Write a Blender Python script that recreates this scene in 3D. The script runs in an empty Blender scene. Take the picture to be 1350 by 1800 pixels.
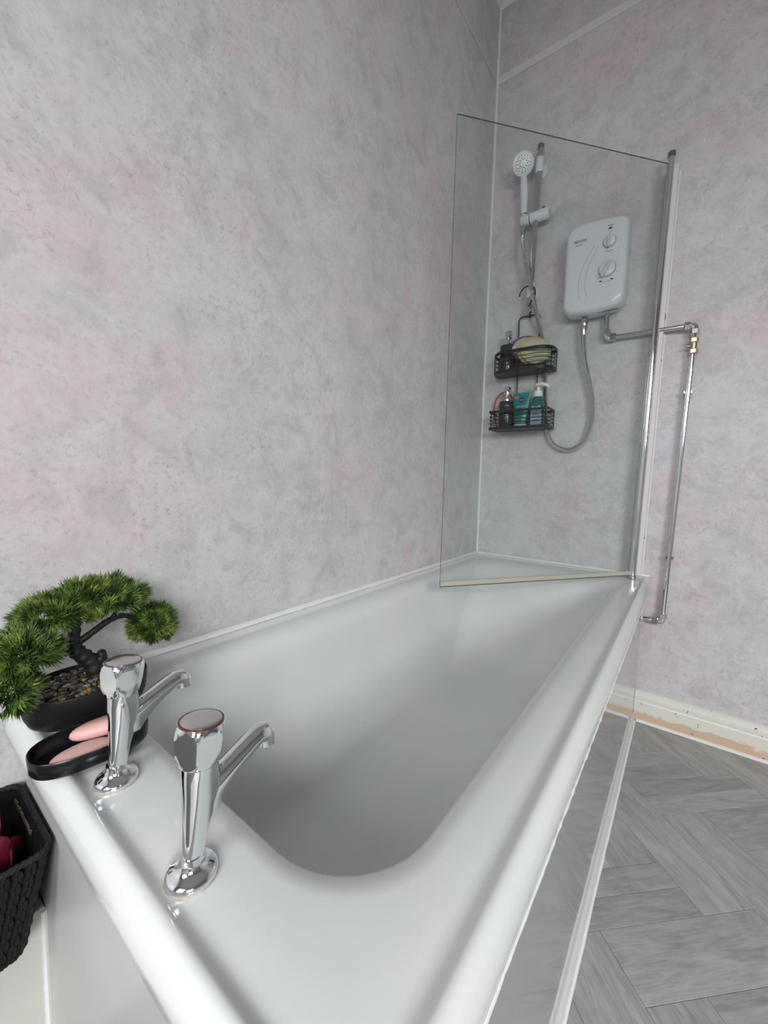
import bpy, bmesh, math, random
from mathutils import Vector, Matrix
R = math.radians
scene = bpy.context.scene
COL = scene.collection

# ------------------------------------------------------------------ camera, light, exposure
FPX, IMG_W = 705.4, 1350.0
CAM = Vector((0.802, -0.113, 0.921)); YAW, PITCH, ROLL = 0.648, -0.085, 0.024
def camera_axes():
    f = Vector((-math.sin(YAW)*math.cos(PITCH), math.cos(YAW)*math.cos(PITCH), math.sin(PITCH)))
    r = Vector((math.cos(YAW), math.sin(YAW), 0)); u = r.cross(f)
    r2 = r*math.cos(ROLL)+u*math.sin(ROLL); u2 = -r*math.sin(ROLL)+u*math.cos(ROLL)
    return r2, u2, f
cr, cu, cf = camera_axes()
cam_data = bpy.data.cameras.new('camera'); cam = bpy.data.objects.new('camera', cam_data); COL.objects.link(cam)
cam_data.sensor_fit = 'HORIZONTAL'; cam_data.sensor_width = 36.0; cam_data.lens = 36.0*FPX/IMG_W; cam_data.clip_start = 0.01
cam.matrix_world = Matrix(((cr.x, cu.x, -cf.x, CAM.x), (cr.y, cu.y, -cf.y, CAM.y), (cr.z, cu.z, -cf.z, CAM.z), (0, 0, 0, 1)))
scene.camera = cam

world = bpy.data.worlds.new('world'); scene.world = world; world.use_nodes = True
world.node_tree.nodes['Background'].inputs[0].default_value = (0.8, 0.9, 1.0, 1); world.node_tree.nodes['Background'].inputs[1].default_value = 0.6

XR = 3.30                                # right-hand wall
WIN = (-2.15, -0.95, 1.15, 2.25)         # window opening in that wall, behind the camera: y0,y1,z0,z1
YB = -2.40                               # wall behind the camera
FILL_WIN = (0.55, 1.65, 1.35, 2.45)          # added opening for a soft fill light, in the wall behind the camera: x0,x1,z0,z1
def daylight(name, w, h, loc, rot, energy):
    ld = bpy.data.lights.new(name, 'AREA'); ld.shape = 'RECTANGLE'; ld.size = w; ld.size_y = h
    ld.energy = energy; ld.color = (0.97, 0.985, 1.0); ld.spread = R(150)
    lo = bpy.data.objects.new(name, ld); COL.objects.link(lo); lo.location = loc; lo.rotation_euler = rot
daylight('daylight_side', 1.1, 1.0, (XR-.55, (WIN[0]+WIN[1])/2, (WIN[2]+WIN[3])/2), (R(90-50), 0, R(60)), 60)
daylight('fill_back', 1.0, 1.0, ((FILL_WIN[0]+FILL_WIN[1])/2, YB+.40, (FILL_WIN[2]+FILL_WIN[3])/2), (R(90-50), 0, 0), 24)  # added soft fill from the back wall, no known source there

vs = scene.view_settings
vs.view_transform = 'Standard'; vs.look = 'None'; vs.gamma = 1.0; vs.use_curve_mapping = False
vs.exposure = 0.16

# ------------------------------------------------------------------ materials
def nmat(name):
    m = bpy.data.materials.new(name); m.use_nodes = True
    nt = m.node_tree; return m, nt, nt.nodes['Principled BSDF']
def mat(name, col, rough=.5, metal=0, spec=.5, coat=0, noise=0, nscale=20, bump=0, bscale=60, emis=None, trans=0, sheen=0):
    m, nt, b = nmat(name); N, L = nt.nodes, nt.links
    b.inputs['Base Color'].default_value = (*col, 1); b.inputs['Roughness'].default_value = rough
    b.inputs['Metallic'].default_value = metal; b.inputs['Specular IOR Level'].default_value = spec
    b.inputs['Coat Weight'].default_value = coat; b.inputs['Coat Roughness'].default_value = .05
    b.inputs['Transmission Weight'].default_value = trans
    if sheen: b.inputs['Sheen Weight'].default_value = sheen
    if noise or bump:
        tc = N.new('ShaderNodeTexCoord')
    if noise:
        n = N.new('ShaderNodeTexNoise'); n.inputs['Scale'].default_value = nscale; n.inputs['Detail'].default_value = 5
        L.new(tc.outputs['Object'], n.inputs['Vector'])
        r = N.new('ShaderNodeValToRGB'); r.color_ramp.elements[0].position = .3; r.color_ramp.elements[1].position = .7
        r.color_ramp.elements[0].color = (*[c*(1-noise) for c in col], 1); r.color_ramp.elements[1].color = (*[min(1, c*(1+noise)) for c in col], 1)
        L.new(n.outputs['Fac'], r.inputs['Fac']); L.new(r.outputs['Color'], b.inputs['Base Color'])
    if bump:
        n2 = N.new('ShaderNodeTexNoise'); n2.inputs['Scale'].default_value = bscale; n2.inputs['Detail'].default_value = 3
        L.new(tc.outputs['Object'], n2.inputs['Vector'])
        bp = N.new('ShaderNodeBump'); bp.inputs['Strength'].default_value = bump; bp.inputs['Distance'].default_value = .002
        L.new(n2.outputs['Fac'], bp.inputs['Height']); L.new(bp.outputs['Normal'], b.inputs['Normal'])
    return m

def wall_material(name, tint=(1, 1, 1)):
    """pale stone-effect wall boarding: light grey, pink and lilac clouds, fine dark pits and hair cracks"""
    m, nt, b = nmat(name); N, L = nt.nodes, nt.links
    geo = N.new('ShaderNodeNewGeometry')
    def noise(scale, detail=4, rough=.6, dist=0, off=(0, 0, 0)):
        mp = N.new('ShaderNodeMapping'); mp.inputs['Location'].default_value = off
        L.new(geo.outputs['Position'], mp.inputs['Vector'])
        n = N.new('ShaderNodeTexNoise'); n.inputs['Scale'].default_value = scale; n.inputs['Detail'].default_value = detail
        n.inputs['Roughness'].default_value = rough; n.inputs['Distortion'].default_value = dist
        L.new(mp.outputs['Vector'], n.inputs['Vector']); return n.outputs['Fac']
    def ramp(f, p0, p1, c0=0., c1=1.):
        r = N.new('ShaderNodeMapRange'); r.clamp = True
        for i, v in enumerate((p0, p1, c0, c1)): r.inputs[i+1].default_value = v
        L.new(f, r.inputs[0]); return r.outputs[0]
    def mul(a, c):
        x = N.new('ShaderNodeMath'); x.operation = 'MULTIPLY'; L.new(a, x.inputs[0])
        if isinstance(c, float): x.inputs[1].default_value = c
        else: L.new(c, x.inputs[1])
        return x.outputs[0]
    def mix(fac, a, c):
        x = N.new('ShaderNodeMix'); x.data_type = 'RGBA'
        L.new(fac, x.inputs['Factor'])
        for s, v in (('A', a), ('B', c)):
            sock = [i for i in x.inputs if i.name == s and i.type == 'RGBA'][0]
            if isinstance(v, tuple): sock.default_value = (*[p*q for p, q in zip(v, tint)], 1)
            else: L.new(v, sock)
        return [o for o in x.outputs if o.type == 'RGBA'][0]
    c = mix(ramp(noise(2.6, 3, .55), .38, .62), (.545, .542, .536), (.625, .618, .625))
    c = mix(ramp(noise(2.3, 5, .65, .4, (3, 1, 7)), .47, .64, 0, .95), c, (.655, .525, .543))       # pink clouds
    c = mix(ramp(noise(1.9, 3, .6, .2, (9, 4, 2)), .56, .78, 0, .6), c, (.56, .55, .63))          # lilac clouds
    c = mix(ramp(noise(16, 6, .75, .5, (1, 2, 5)), .40, .66, 0, .60), c, (.71, .70, .705))
    c = mix(ramp(noise(11, 6, .75, .6, (8, 2, 6)), .49, .68, 0, .62), c, (.43, .425, .42))          # mottling
    patch = ramp(noise(5.5, 5, .7, .3, (5, 8, 1)), .38, .64, .28, 1)
    pits = ramp(noise(85, 6, .85, .25, (2, 2, 9)), .52, .66, 0, .82)
    c = mix(mul(pits, patch), c, (.34, .335, .33))
    rid = N.new('ShaderNodeMath'); rid.operation = 'ABSOLUTE'
    sub = N.new('ShaderNodeMath'); sub.operation = 'SUBTRACT'; sub.inputs[1].default_value = .5
    L.new(noise(7.5, 5, .62, .8, (7, 3, 3)), sub.inputs[0]); L.new(sub.outputs[0], rid.inputs[0])
    crack = ramp(rid.outputs[0], .0, .006, .55, 0)
    c = mix(mul(crack, ramp(noise(5, 2, .5, 0, (4, 4, 4)), .54, .66)), c, (.33, .32, .32))
    L.new(c, b.inputs['Base Color']); b.inputs['Roughness'].default_value = .42; b.inputs['Specular IOR Level'].default_value = .35
    bp = N.new('ShaderNodeBump'); bp.inputs['Strength'].default_value = .12; bp.inputs['Distance'].default_value = .001
    L.new(pits, bp.inputs['Height']); bp.invert = True; L.new(bp.outputs['Normal'], b.inputs['Normal'])
    return m

def plank_material():
    """grey oak-effect vinyl; grain runs along each plank's own X axis"""
    m, nt, b = nmat('grey_oak_vinyl'); N, L = nt.nodes, nt.links
    tc = N.new('ShaderNodeTexCoord'); oi = N.new('ShaderNodeObjectInfo')
    ad = N.new('ShaderNodeVectorMath'); ad.operation = 'MULTIPLY_ADD'
    L.new(oi.outputs['Random'], ad.inputs[0]); ad.inputs[1].default_value = (37, 19, 11); L.new(tc.outputs['Object'], ad.inputs[2])
    def grain(sc, detail, dist, s):
        mp = N.new('ShaderNodeMapping'); mp.inputs['Scale'].default_value = s; L.new(ad.outputs[0], mp.inputs['Vector'])
        n = N.new('ShaderNodeTexNoise'); n.inputs['Scale'].default_value = sc; n.inputs['Detail'].default_value = detail
        n.inputs['Roughness'].default_value = .65; n.inputs['Distortion'].default_value = dist
        L.new(mp.outputs['Vector'], n.inputs['Vector']); return n.outputs['Fac']
    r = N.new('ShaderNodeValToRGB'); e = r.color_ramp.elements
    e[0].position = .30; e[0].color = (.27, .268, .258, 1); e[1].position = .66; e[1].color = (.43, .425, .41, 1)
    k = e.new(.5); k.color = (.365, .36, .35, 1)
    L.new(grain(7, 6, 1.2, (.8, 4, 1)), r.inputs['Fac'])
    fine = N.new('ShaderNodeMapRange'); fine.inputs[1].default_value = .35; fine.inputs[2].default_value = .65; fine.inputs[3].default_value = .88; fine.inputs[4].default_value = 1.08
    L.new(grain(40, 4, .5, (.5, 7, 1)), fine.inputs[0])
    v = N.new('ShaderNodeMapRange'); v.inputs[3].default_value = .86; v.inputs[4].default_value = 1.12; L.new(oi.outputs['Random'], v.inputs[0])
    mm = N.new('ShaderNodeMath'); mm.operation = 'MULTIPLY'; L.new(fine.outputs[0], mm.inputs[0]); L.new(v.outputs[0], mm.inputs[1])
    h = N.new('ShaderNodeVectorMath'); h.operation = 'SCALE'; L.new(r.outputs['Color'], h.inputs[0]); L.new(mm.outputs[0], h.inputs['Scale'])
    L.new(h.outputs[0], b.inputs['Base Color']); b.inputs['Roughness'].default_value = .42; b.inputs['Specular IOR Level'].default_value = .4
    return m

def skirting_material():
    """old cream gloss paint, flaked off to bare wood in a band low on the board, with dark specks"""
    m, nt, b = nmat('worn_cream_paint'); N, L = nt.nodes, nt.links
    geo = N.new('ShaderNodeNewGeometry'); sp = N.new('ShaderNodeSeparateXYZ'); L.new(geo.outputs['Position'], sp.inputs[0])
    n = N.new('ShaderNodeTexNoise'); n.inputs['Scale'].default_value = 11; n.inputs['Detail'].default_value = 7; n.inputs['Roughness'].default_value = .7; L.new(geo.outputs['Position'], n.inputs['Vector'])
    a = N.new('ShaderNodeMath'); a.operation = 'MULTIPLY_ADD'; a.inputs[1].default_value = .10; L.new(n.outputs['Fac'], a.inputs[0]); L.new(sp.outputs['Z'], a.inputs[2])
    r = N.new('ShaderNodeMapRange'); r.inputs[1].default_value = .082; r.inputs[2].default_value = .089; r.inputs[3].default_value = 1; r.inputs[4].default_value = 0
    L.new(a.outputs[0], r.inputs[0])
    x = N.new('ShaderNodeMix'); x.data_type = 'RGBA'; L.new(r.outputs[0], x.inputs['Factor'])
    A = [i for i in x.inputs if i.name == 'A' and i.type == 'RGBA'][0]; B = [i for i in x.inputs if i.name == 'B' and i.type == 'RGBA'][0]
    A.default_value = (.76, .75, .67, 1); B.default_value = (.66, .49, .34, 1)
    n2 = N.new('ShaderNodeTexNoise'); n2.inputs['Scale'].default_value = 60; n2.inputs['Detail'].default_value = 2; n2.inputs['Distortion'].default_value = .8; L.new(geo.outputs['Position'], n2.inputs['Vector'])
    r2 = N.new('ShaderNodeMapRange'); r2.inputs[1].default_value = .70; r2.inputs[2].default_value = .74; L.new(n2.outputs['Fac'], r2.inputs[0])
    y = N.new('ShaderNodeMix'); y.data_type = 'RGBA'; L.new(r2.outputs[0], y.inputs['Factor'])
    A = [i for i in y.inputs if i.name == 'A' and i.type == 'RGBA'][0]; B = [i for i in y.inputs if i.name == 'B' and i.type == 'RGBA'][0]
    L.new([o for o in x.outputs if o.type == 'RGBA'][0], A); B.default_value = (.16, .10, .06, 1)
    L.new([o for o in y.outputs if o.type == 'RGBA'][0], b.inputs['Base Color']); b.inputs['Roughness'].default_value = .35
    return m

def enamel_material():
    """white bath enamel with a faint green cast and a few tiny dark chips"""
    m, nt, b = nmat('bath_enamel'); N, L = nt.nodes, nt.links
    geo = N.new('ShaderNodeNewGeometry')
    n = N.new('ShaderNodeTexNoise'); n.inputs['Scale'].default_value = 5; n.inputs['Detail'].default_value = 3; L.new(geo.outputs['Position'], n.inputs['Vector'])
    r = N.new('ShaderNodeValToRGB'); r.color_ramp.elements[0].position = .4; r.color_ramp.elements[1].position = .62
    r.color_ramp.elements[0].color = (.66, .695, .680, 1); r.color_ramp.elements[1].color = (.70, .715, .700, 1); L.new(n.outputs['Fac'], r.inputs['Fac'])
    v = N.new('ShaderNodeTexVoronoi'); v.inputs['Scale'].default_value = 24; L.new(geo.outputs['Position'], v.inputs['Vector'])
    sp = N.new('ShaderNodeSeparateColor'); L.new(v.outputs['Color'], sp.inputs[0])
    th = N.new('ShaderNodeMath'); th.operation = 'GREATER_THAN'; th.inputs[1].default_value = .80; L.new(sp.outputs[0], th.inputs[0])
    d = N.new('ShaderNodeMath'); d.operation = 'LESS_THAN'; d.inputs[1].default_value = .022; L.new(v.outputs['Distance'], d.inputs[0])
    k = N.new('ShaderNodeMath'); k.operation = 'MULTIPLY'; L.new(th.outputs[0], k.inputs[0]); L.new(d.outputs[0], k.inputs[1])
    x = N.new('ShaderNodeMix'); x.data_type = 'RGBA'; L.new(k.outputs[0], x.inputs['Factor'])
    A = [i for i in x.inputs if i.name == 'A' and i.type == 'RGBA'][0]; B = [i for i in x.inputs if i.name == 'B' and i.type == 'RGBA'][0]
    L.new(r.outputs['Color'], A); B.default_value = (.12, .13, .13, 1)
    L.new([o for o in x.outputs if o.type == 'RGBA'][0], b.inputs['Base Color'])
    b.inputs['Roughness'].default_value = .16; b.inputs['Specular IOR Level'].default_value = .55
    return m

def glass_material():
    m, nt, b = nmat('screen_glass'); N, L = nt.nodes, nt.links
    out = [n for n in N if n.type == 'OUTPUT_MATERIAL'][0]
    t = N.new('ShaderNodeBsdfTransparent'); t.inputs[0].default_value = (.955, .975, .968, 1)
    g = N.new('ShaderNodeBsdfGlossy'); g.inputs['Roughness'].default_value = .0
    geo = N.new('ShaderNodeNewGeometry'); dt = N.new('ShaderNodeVectorMath'); dt.operation = 'DOT_PRODUCT'
    L.new(geo.outputs['Normal'], dt.inputs[0]); L.new(geo.outputs['Incoming'], dt.inputs[1])
    def mth(op, a, b_):
        x = N.new('ShaderNodeMath'); x.operation = op
        for i, v in enumerate((a, b_)):
            if v is None: continue
            if isinstance(v, (int, float)): x.inputs[i].default_value = v
            else: L.new(v, x.inputs[i])
        return x.outputs[0]
    c1 = mth('SUBTRACT', 1.0, mth('ABSOLUTE', dt.outputs['Value'], None))
    fr_ = mth('ADD', mth('MULTIPLY', mth('POWER', c1, 5.0), .96), .04)
    mx = N.new('ShaderNodeMixShader'); L.new(fr_, mx.inputs[0]); L.new(t.outputs[0], mx.inputs[1]); L.new(g.outputs[0], mx.inputs[2])
    L.new(mx.outputs[0], out.inputs['Surface'])
    return m

def needle_material():
    m, nt, b = nmat('needle_green'); N, L = nt.nodes, nt.links
    geo = N.new('ShaderNodeNewGeometry')
    n = N.new('ShaderNodeTexNoise'); n.inputs['Scale'].default_value = 60; n.inputs['Detail'].default_value = 2; L.new(geo.outputs['Position'], n.inputs['Vector'])
    r = N.new('ShaderNodeValToRGB'); e = r.color_ramp.elements
    e[0].position = .36; e[0].color = (.024, .054, .012, 1); e[1].position = .66; e[1].color = (.25, .36, .070, 1)
    k = e.new(.5); k.color = (.08, .15, .026, 1)
    L.new(n.outputs['Fac'], r.inputs['Fac']); L.new(r.outputs['Color'], b.inputs['Base Color']); b.inputs['Roughness'].default_value = .45
    return m

M = {
 'wall': wall_material('stone_effect_board'), 'plank': plank_material(), 'skirting': skirting_material(), 'enamel': enamel_material(),
 'glass': glass_material(), 'needle': needle_material(),
 'plain_wall': mat('painted_wall', (.40, .39, .385), .6), 'ceiling': mat('ceiling_white', (.78, .78, .77), .7),
 'slab': mat('floor_joint_grey', (.07, .07, .068), .7), 'white_trim': mat('white_trim', (.78, .78, .77), .4), 'strip': mat('grey_trim', (.70, .70, .69), .4),
 'sealant': mat('white_sealant', (.80, .81, .80), .35, bump=.5, bscale=90), 'cream': mat('cream_paint', (.60, .60, .545), .4, noise=.03, nscale=9),
 'panel': mat('grey_bath_panel', (.36, .35, .355), .07, spec=.55, coat=.3, noise=.03, nscale=5),
 'end_panel': mat('pale_bath_panel', (.50, .502, .492), .3, noise=.05, nscale=7),
 'plinth': mat('plinth_grey', (.66, .65, .64), .3),
 'chrome': mat('chrome', (.80, .81, .83), .06, 1), 'chrome_soft': mat('worn_chrome', (.62, .61, .60), .16, 1), 'brass': mat('tarnished_brass', (.56, .43, .33), .25, 1, noise=.25, nscale=90),
 'steel_dark': mat('dark_steel', (.30, .29, .28), .3, 1), 'hose': mat('hose_steel', (.76, .75, .73), .16, 1),
 'copper': mat('limescale_edge', (.42, .34, .27), .6, noise=.3, nscale=120),
 'black_wire': mat('black_coated_wire', (.012, .012, .014), .4, spec=.35), 'black_plastic': mat('black_plastic', (.006, .006, .008), .25, spec=.4), 'pot': mat('black_ceramic', (.007, .007, .008), .5, spec=.3, bump=.2, bscale=120),
 'bark': mat('black_bark', (.012, .011, .010), .55, bump=1, bscale=70),
 'white_plastic': mat('white_plastic', (.74, .75, .78), .22), 'white_cap': mat('white_cap_plastic', (.82, .83, .82), .3), 'grey_line': mat('grey_print', (.34, .35, .37), .4), 'knob_grey': mat('dial_grey', (.60, .62, .65), .3),
 'navy': mat('navy_print', (.02, .03, .10), .4), 'dark_print': mat('dark_print', (.03, .03, .035), .4), 'rubber': mat('grey_rubber', (.10, .10, .10), .6),
 'seal': mat('yellowed_seal', (.50, .475, .38), .35), 'glass_edge': mat('glass_edge', (.10, .135, .125), .15), 'jamb': mat('white_profile', (.74, .72, .71), .35),
 'soap': mat('pink_soap', (.76, .43, .39), .45, noise=.04, nscale=60), 'soap_dull': mat('dull_pink_soap', (.60, .36, .33), .55, noise=.08, nscale=60),
 'rope': mat('black_rope', (.0075, .0075, .008), .5, spec=.3, bump=.8, bscale=500, noise=.4, nscale=160), 'liner': mat('basket_inside', (.006, .006, .006), .9, spec=.1), 'raffia': mat('brown_raffia', (.09, .065, .045), .6),
 'crimson': mat('crimson_cloth', (.17, .004, .025), .6, bump=.2, bscale=400),
 'dispenser': mat('dark_grey_dispenser', (.028, .028, .032), .16), 'purple': mat('purple_sponge', (.17, .11, .30), .9, bump=.8, bscale=200), 'lilac': mat('lilac_mesh', (.52, .46, .50), .9, bump=.8, bscale=200),
 'yellow': mat('yellow_sponge', (.55, .43, .17), .95, bump=1, bscale=220, noise=.15, nscale=40), 'pale_sponge': mat('pale_loofah', (.56, .53, .38), .95, bump=1, bscale=220, noise=.15, nscale=40),
 'teal': mat('teal_plastic', (.012, .20, .19), .25), 'teal_dark': mat('dark_teal_plastic', (.015, .12, .125), .2), 'label_blue': mat('pale_blue_label', (.34, .46, .58), .4), 'label_edge': mat('white_label_edge', (.66, .74, .78), .4),
 'logo_blue': mat('blue_disc_print', (.006, .03, .16), .4), 'print_white': mat('white_print', (.70, .78, .78), .4), 'print_orange': mat('orange_print', (.55, .19, .10), .5),
 'red': mat('red_piping', (.46, .05, .06), .6), 'blush': mat('pale_pink_pad', (.58, .42, .40), .9, bump=.6, bscale=200),
 'window_frame': mat('window_frame_white', (.8, .8, .8), .3), 'pane': mat('frosted_pane', (.85, .9, .95), .5),
}
def pebble_mat():
    m, nt, b = nmat('mixed_pebbles'); N, L = nt.nodes, nt.links
    a = N.new('ShaderNodeVertexColor'); a.layer_name = 'Col'
    L.new(a.outputs['Color'], b.inputs['Base Color']); b.inputs['Roughness'].default_value = .18
    return m
M['pebble'] = pebble_mat()

# ------------------------------------------------------------------ builders
class MB:
    """collects geometry in world coordinates; build() makes ONE mesh object"""
    def __init__(s): s.v = []; s.f = []
    def add(s, verts, faces):
        o = len(s.v); s.v += [Vector(p) for p in verts]; s.f += [tuple(i+o for i in f) for f in faces]; return s
    def box(s, x0, x1, y0, y1, z0, z1, mtx=None):
        vs_ = [Vector((x, y, z)) for z in (z0, z1) for y in (y0, y1) for x in (x0, x1)]
        if mtx: vs_ = [mtx @ p for p in vs_]
        return s.add(vs_, [(0, 2, 3, 1), (4, 5, 7, 6), (0, 1, 5, 4), (2, 6, 7, 3), (0, 4, 6, 2), (1, 3, 7, 5)])
    def rings(s, rings, cap0=True, cap1=True, closed=False):
        n = len(rings[0]); vs_ = [p for r in rings for p in r]; fs = []
        m = len(rings)
        for i in range(m if closed else m-1):
            a, b = i*n, ((i+1) % m)*n
            for k in range(n):
                k2 = (k+1) % n; fs.append((a+k, a+k2, b+k2, b+k))
        if cap0 and not closed: fs.append(tuple(range(n))[::-1])
        if cap1 and not closed: fs.append(tuple(range((m-1)*n, m*n)))
        return s.add(vs_, fs)
    def tube(s, pts, rad, n=10, closed=False, cap=True, flat=None):
        pts = [Vector(p) for p in pts]; m = len(pts)
        rads = rad if isinstance(rad, (list, tuple)) else [rad]*m
        rings = []; prev = None
        for i, p in enumerate(pts):
            if closed: t = pts[(i+1) % m]-pts[i-1]
            else: t = pts[min(i+1, m-1)]-pts[max(i-1, 0)]
            t.normalize()
            if prev is None:
                a = Vector((0, 0, 1)) if abs(t.z) < .9 else Vector((1, 0, 0)); nrm = (a-t*a.dot(t)).normalized()
            else: nrm = (prev-t*prev.dot(t)).normalized()
            prev = nrm; bn = t.cross(nrm)
            ra = rads[i]; rb = ra
            if flat: ra, rb = flat[0]*rads[i], flat[1]*rads[i]
            rings.append([p+nrm*(ra*math.cos(2*math.pi*k/n))+bn*(rb*math.sin(2*math.pi*k/n)) for k in range(n)])
        return s.rings(rings, cap, cap, closed)
    def lathe(s, prof, n=32, mtx=None, cap=True):
        mtx = mtx or Matrix()
        return s.rings([[mtx @ Vector((r*math.cos(2*math.pi*k/n), r*math.sin(2*math.pi*k/n), z)) for k in range(n)] for r, z in prof], cap, cap)
    def ell(s, c, rx, ry, rz, n=10, m=6, mtx=None):
        mtx = mtx or Matrix(); c = Vector(c); rr = []
        for i in range(1, m):
            a = math.pi*i/m
            rr.append([c+mtx.to_3x3() @ Vector((rx*math.sin(a)*math.cos(2*math.pi*k/n), ry*math.sin(a)*math.sin(2*math.pi*k/n), -rz*math.cos(a))) for k in range(n)])
        return s.rings(rr)
    def build(s, name, material, parent=None, smooth=True, bevel=0, angle=40):
        root = parent
        while root is not None and root.parent is not None: root = root.parent
        off = root.location if root is not None else Vector()
        me = bpy.data.meshes.new(name); me.from_pydata([p-off for p in s.v], [], s.f)
        bm = bmesh.new(); bm.from_mesh(me); bmesh.ops.recalc_face_normals(bm, faces=bm.faces); bm.to_mesh(me); bm.free()
        me.materials.append(M[material] if isinstance(material, str) else material)
        if smooth:
            for p in me.polygons: p.use_smooth = True
            me.set_sharp_from_angle(angle=R(angle))
        o = bpy.data.objects.new(name, me); COL.objects.link(o); o.parent = parent
        if bevel:
            md = o.modifiers.new('bevel', 'BEVEL'); md.width = bevel; md.segments = 2; md.limit_method = 'ANGLE'
        return o
def thing(name, label, cat, loc, group=None):
    o = bpy.data.objects.new(name, None); COL.objects.link(o); o.location = loc; o.empty_display_size = .05
    return tag(o, label, cat, group)
def tag(o, label=None, cat=None, group=None, kind=None):
    if label: o['label'] = label
    if cat: o['category'] = cat
    if group: o['group'] = group
    if kind: o['kind'] = kind
    return o
def struct(o, label=None): return tag(o, label, None, None, 'structure')
def catmull(pts, k=8):
    pts = [Vector(p) for p in pts]; out = []
    for i in range(len(pts)-1):
        p0, p1, p2, p3 = pts[max(i-1, 0)], pts[i], pts[i+1], pts[min(i+2, len(pts)-1)]
        for j in range(k):
            t = j/k; out.append(.5*((2*p1)+(p2-p0)*t+(2*p0-5*p1+4*p2-p3)*t*t+(3*p1-p0-3*p2+p3)*t**3))
    return out+[pts[-1]]
def rrect(x0, x1, y0, y1, rads, nc=10, ns=14):
    """rounded rectangle, anticlockwise from the low-x/low-y corner; rads = (x0y0, x1y0, x1y1, x0y1)"""
    c = [(x0, y0, 180, rads[0]), (x1, y0, 270, rads[1]), (x1, y1, 0, rads[2]), (x0, y1, 90, rads[3])]; pts = []
    arcs = []
    for (x, y, a, r) in c:
        cx = x+r if x == x0 else x-r; cy = y+r if y == y0 else y-r
        arcs.append([(cx+r*math.cos(R(a+90*i/nc)), cy+r*math.sin(R(a+90*i/nc))) for i in range(nc+1)])
    for i in range(4):
        pts += arcs[i]; e = arcs[i][-1]; b = arcs[(i+1) % 4][0]
        pts += [(e[0]+(b[0]-e[0])*k/ns, e[1]+(b[1]-e[1])*k/ns) for k in range(1, ns)]
    return pts
def text_part(name, body, size, loc, material, parent, rotx=90, extrude=.0002, align='CENTER', shear=0):
    cu_ = bpy.data.curves.new(name, 'FONT'); cu_.body = body; cu_.size = size; cu_.align_x = align; cu_.align_y = 'CENTER'; cu_.extrude = extrude; cu_.resolution_u = 2; cu_.shear = shear
    t = bpy.data.objects.new(name+'_tmp', cu_); COL.objects.link(t); bpy.context.view_layer.update()
    me = bpy.data.meshes.new_from_object(t.evaluated_get(bpy.context.evaluated_depsgraph_get()))
    bpy.data.objects.remove(t); bpy.data.curves.remove(cu_)
    root = parent
    while root.parent is not None: root = root.parent
    me.transform(Matrix.Translation(Vector(loc)-root.location) @ Matrix.Rotation(R(rotx), 4, 'X'))
    me.materials.clear(); me.materials.append(M[material])
    me.name = name; o = bpy.data.objects.new(name, me); COL.objects.link(o); o.parent = parent; return o

# ------------------------------------------------------------------ room
L_, ZC = 1.70, 2.99
H = 0.57                                     # height of bath rim
ZS = 2.673                                   # height of cover strip
PANX, PANY = .688, .024                      # bath panels
floor = struct(MB().box(-.05, XR+.05, YB-.05, L_+.05, -.06, -.003).build('floor', 'slab', smooth=False), 'grey herringbone wood-effect floor')
# herringbone planks: u=(x+y)/sqrt2, v=(y-x)/sqrt2
PW, U0, V0 = .1222, .930, .036
def clip(poly, axis, val, keep_less):
    out = []
    for i in range(len(poly)):
        a, b = poly[i], poly[(i+1) % len(poly)]
        ia = (a[axis] <= val) == keep_less; ib = (b[axis] <= val) == keep_less
        if ia: out.append(a)
        if ia != ib:
            t = (val-a[axis])/(b[axis]-a[axis]); out.append((a[0]+(b[0]-a[0])*t, a[1]+(b[1]-a[1])*t))
    return out
def inset_poly(poly, d):
    n = len(poly); out = []
    for i in range(n):
        p, a, b = Vector(poly[i]), Vector(poly[i-1]), Vector(poly[(i+1) % n])
        e0, e1 = (p-a), (b-p)
        if e0.length < 1e-5 or e1.length < 1e-5: out.append(p); continue
        e0.normalize(); e1.normalize(); n0, n1 = Vector((-e0.y, e0.x)), Vector((-e1.y, e1.x)); bis = n0+n1
        out.append(p+bis*(d/max(.3, (1+n0.dot(n1)))))
    return out
def plank(u0, u1, v0, v1, along_u):
    q = .70710678
    poly = [((u-v)*q, (u+v)*q) for u, v in ((u0, v0), (u1, v0), (u1, v1), (u0, v1))]
    for ax, val, less in ((0, .692, False), (0, 2.0, True), (1, -.8, False), (1, L_-.02, True)): 
        poly = clip(poly, ax, val, less)
        if len(poly) < 3: return
    area = abs(sum(poly[i][0]*poly[(i+1) % len(poly)][1]-poly[(i+1) % len(poly)][0]*poly[i][1] for i in range(len(poly))))/2
    if area < 2e-5: return
    a = inset_poly(poly, .0004); b = inset_poly(poly, .0011)
    cx = sum(p[0] for p in poly)/len(poly); cy = sum(p[1] for p in poly)/len(poly)
    ang = R(45) if along_u else R(-45)
    rot = Matrix.Rotation(-ang, 3, 'Z')
    me = bpy.data.meshes.new('plank'); n = len(poly)
    vv = [rot @ Vector((p[0]-cx, p[1]-cy, z)) for ring, z in ((a, -.003), (a, -.0004), (b, 0)) for p in ring]
    ff = [tuple(range(2*n, 3*n))]
    for r_ in range(2): ff += [(r_*n+i, r_*n+(i+1) % n, (r_+1)*n+(i+1) % n, (r_+1)*n+i) for i in range(n)]
    me.from_pydata(vv, [], ff); me.materials.append(M['plank'])
    o = bpy.data.objects.new('plank', me); COL.objects.link(o); o.parent = floor; o.location = (cx, cy, 0); o.rotation_euler = (0, 0, ang)
split_h = random.Random(4)
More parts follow.
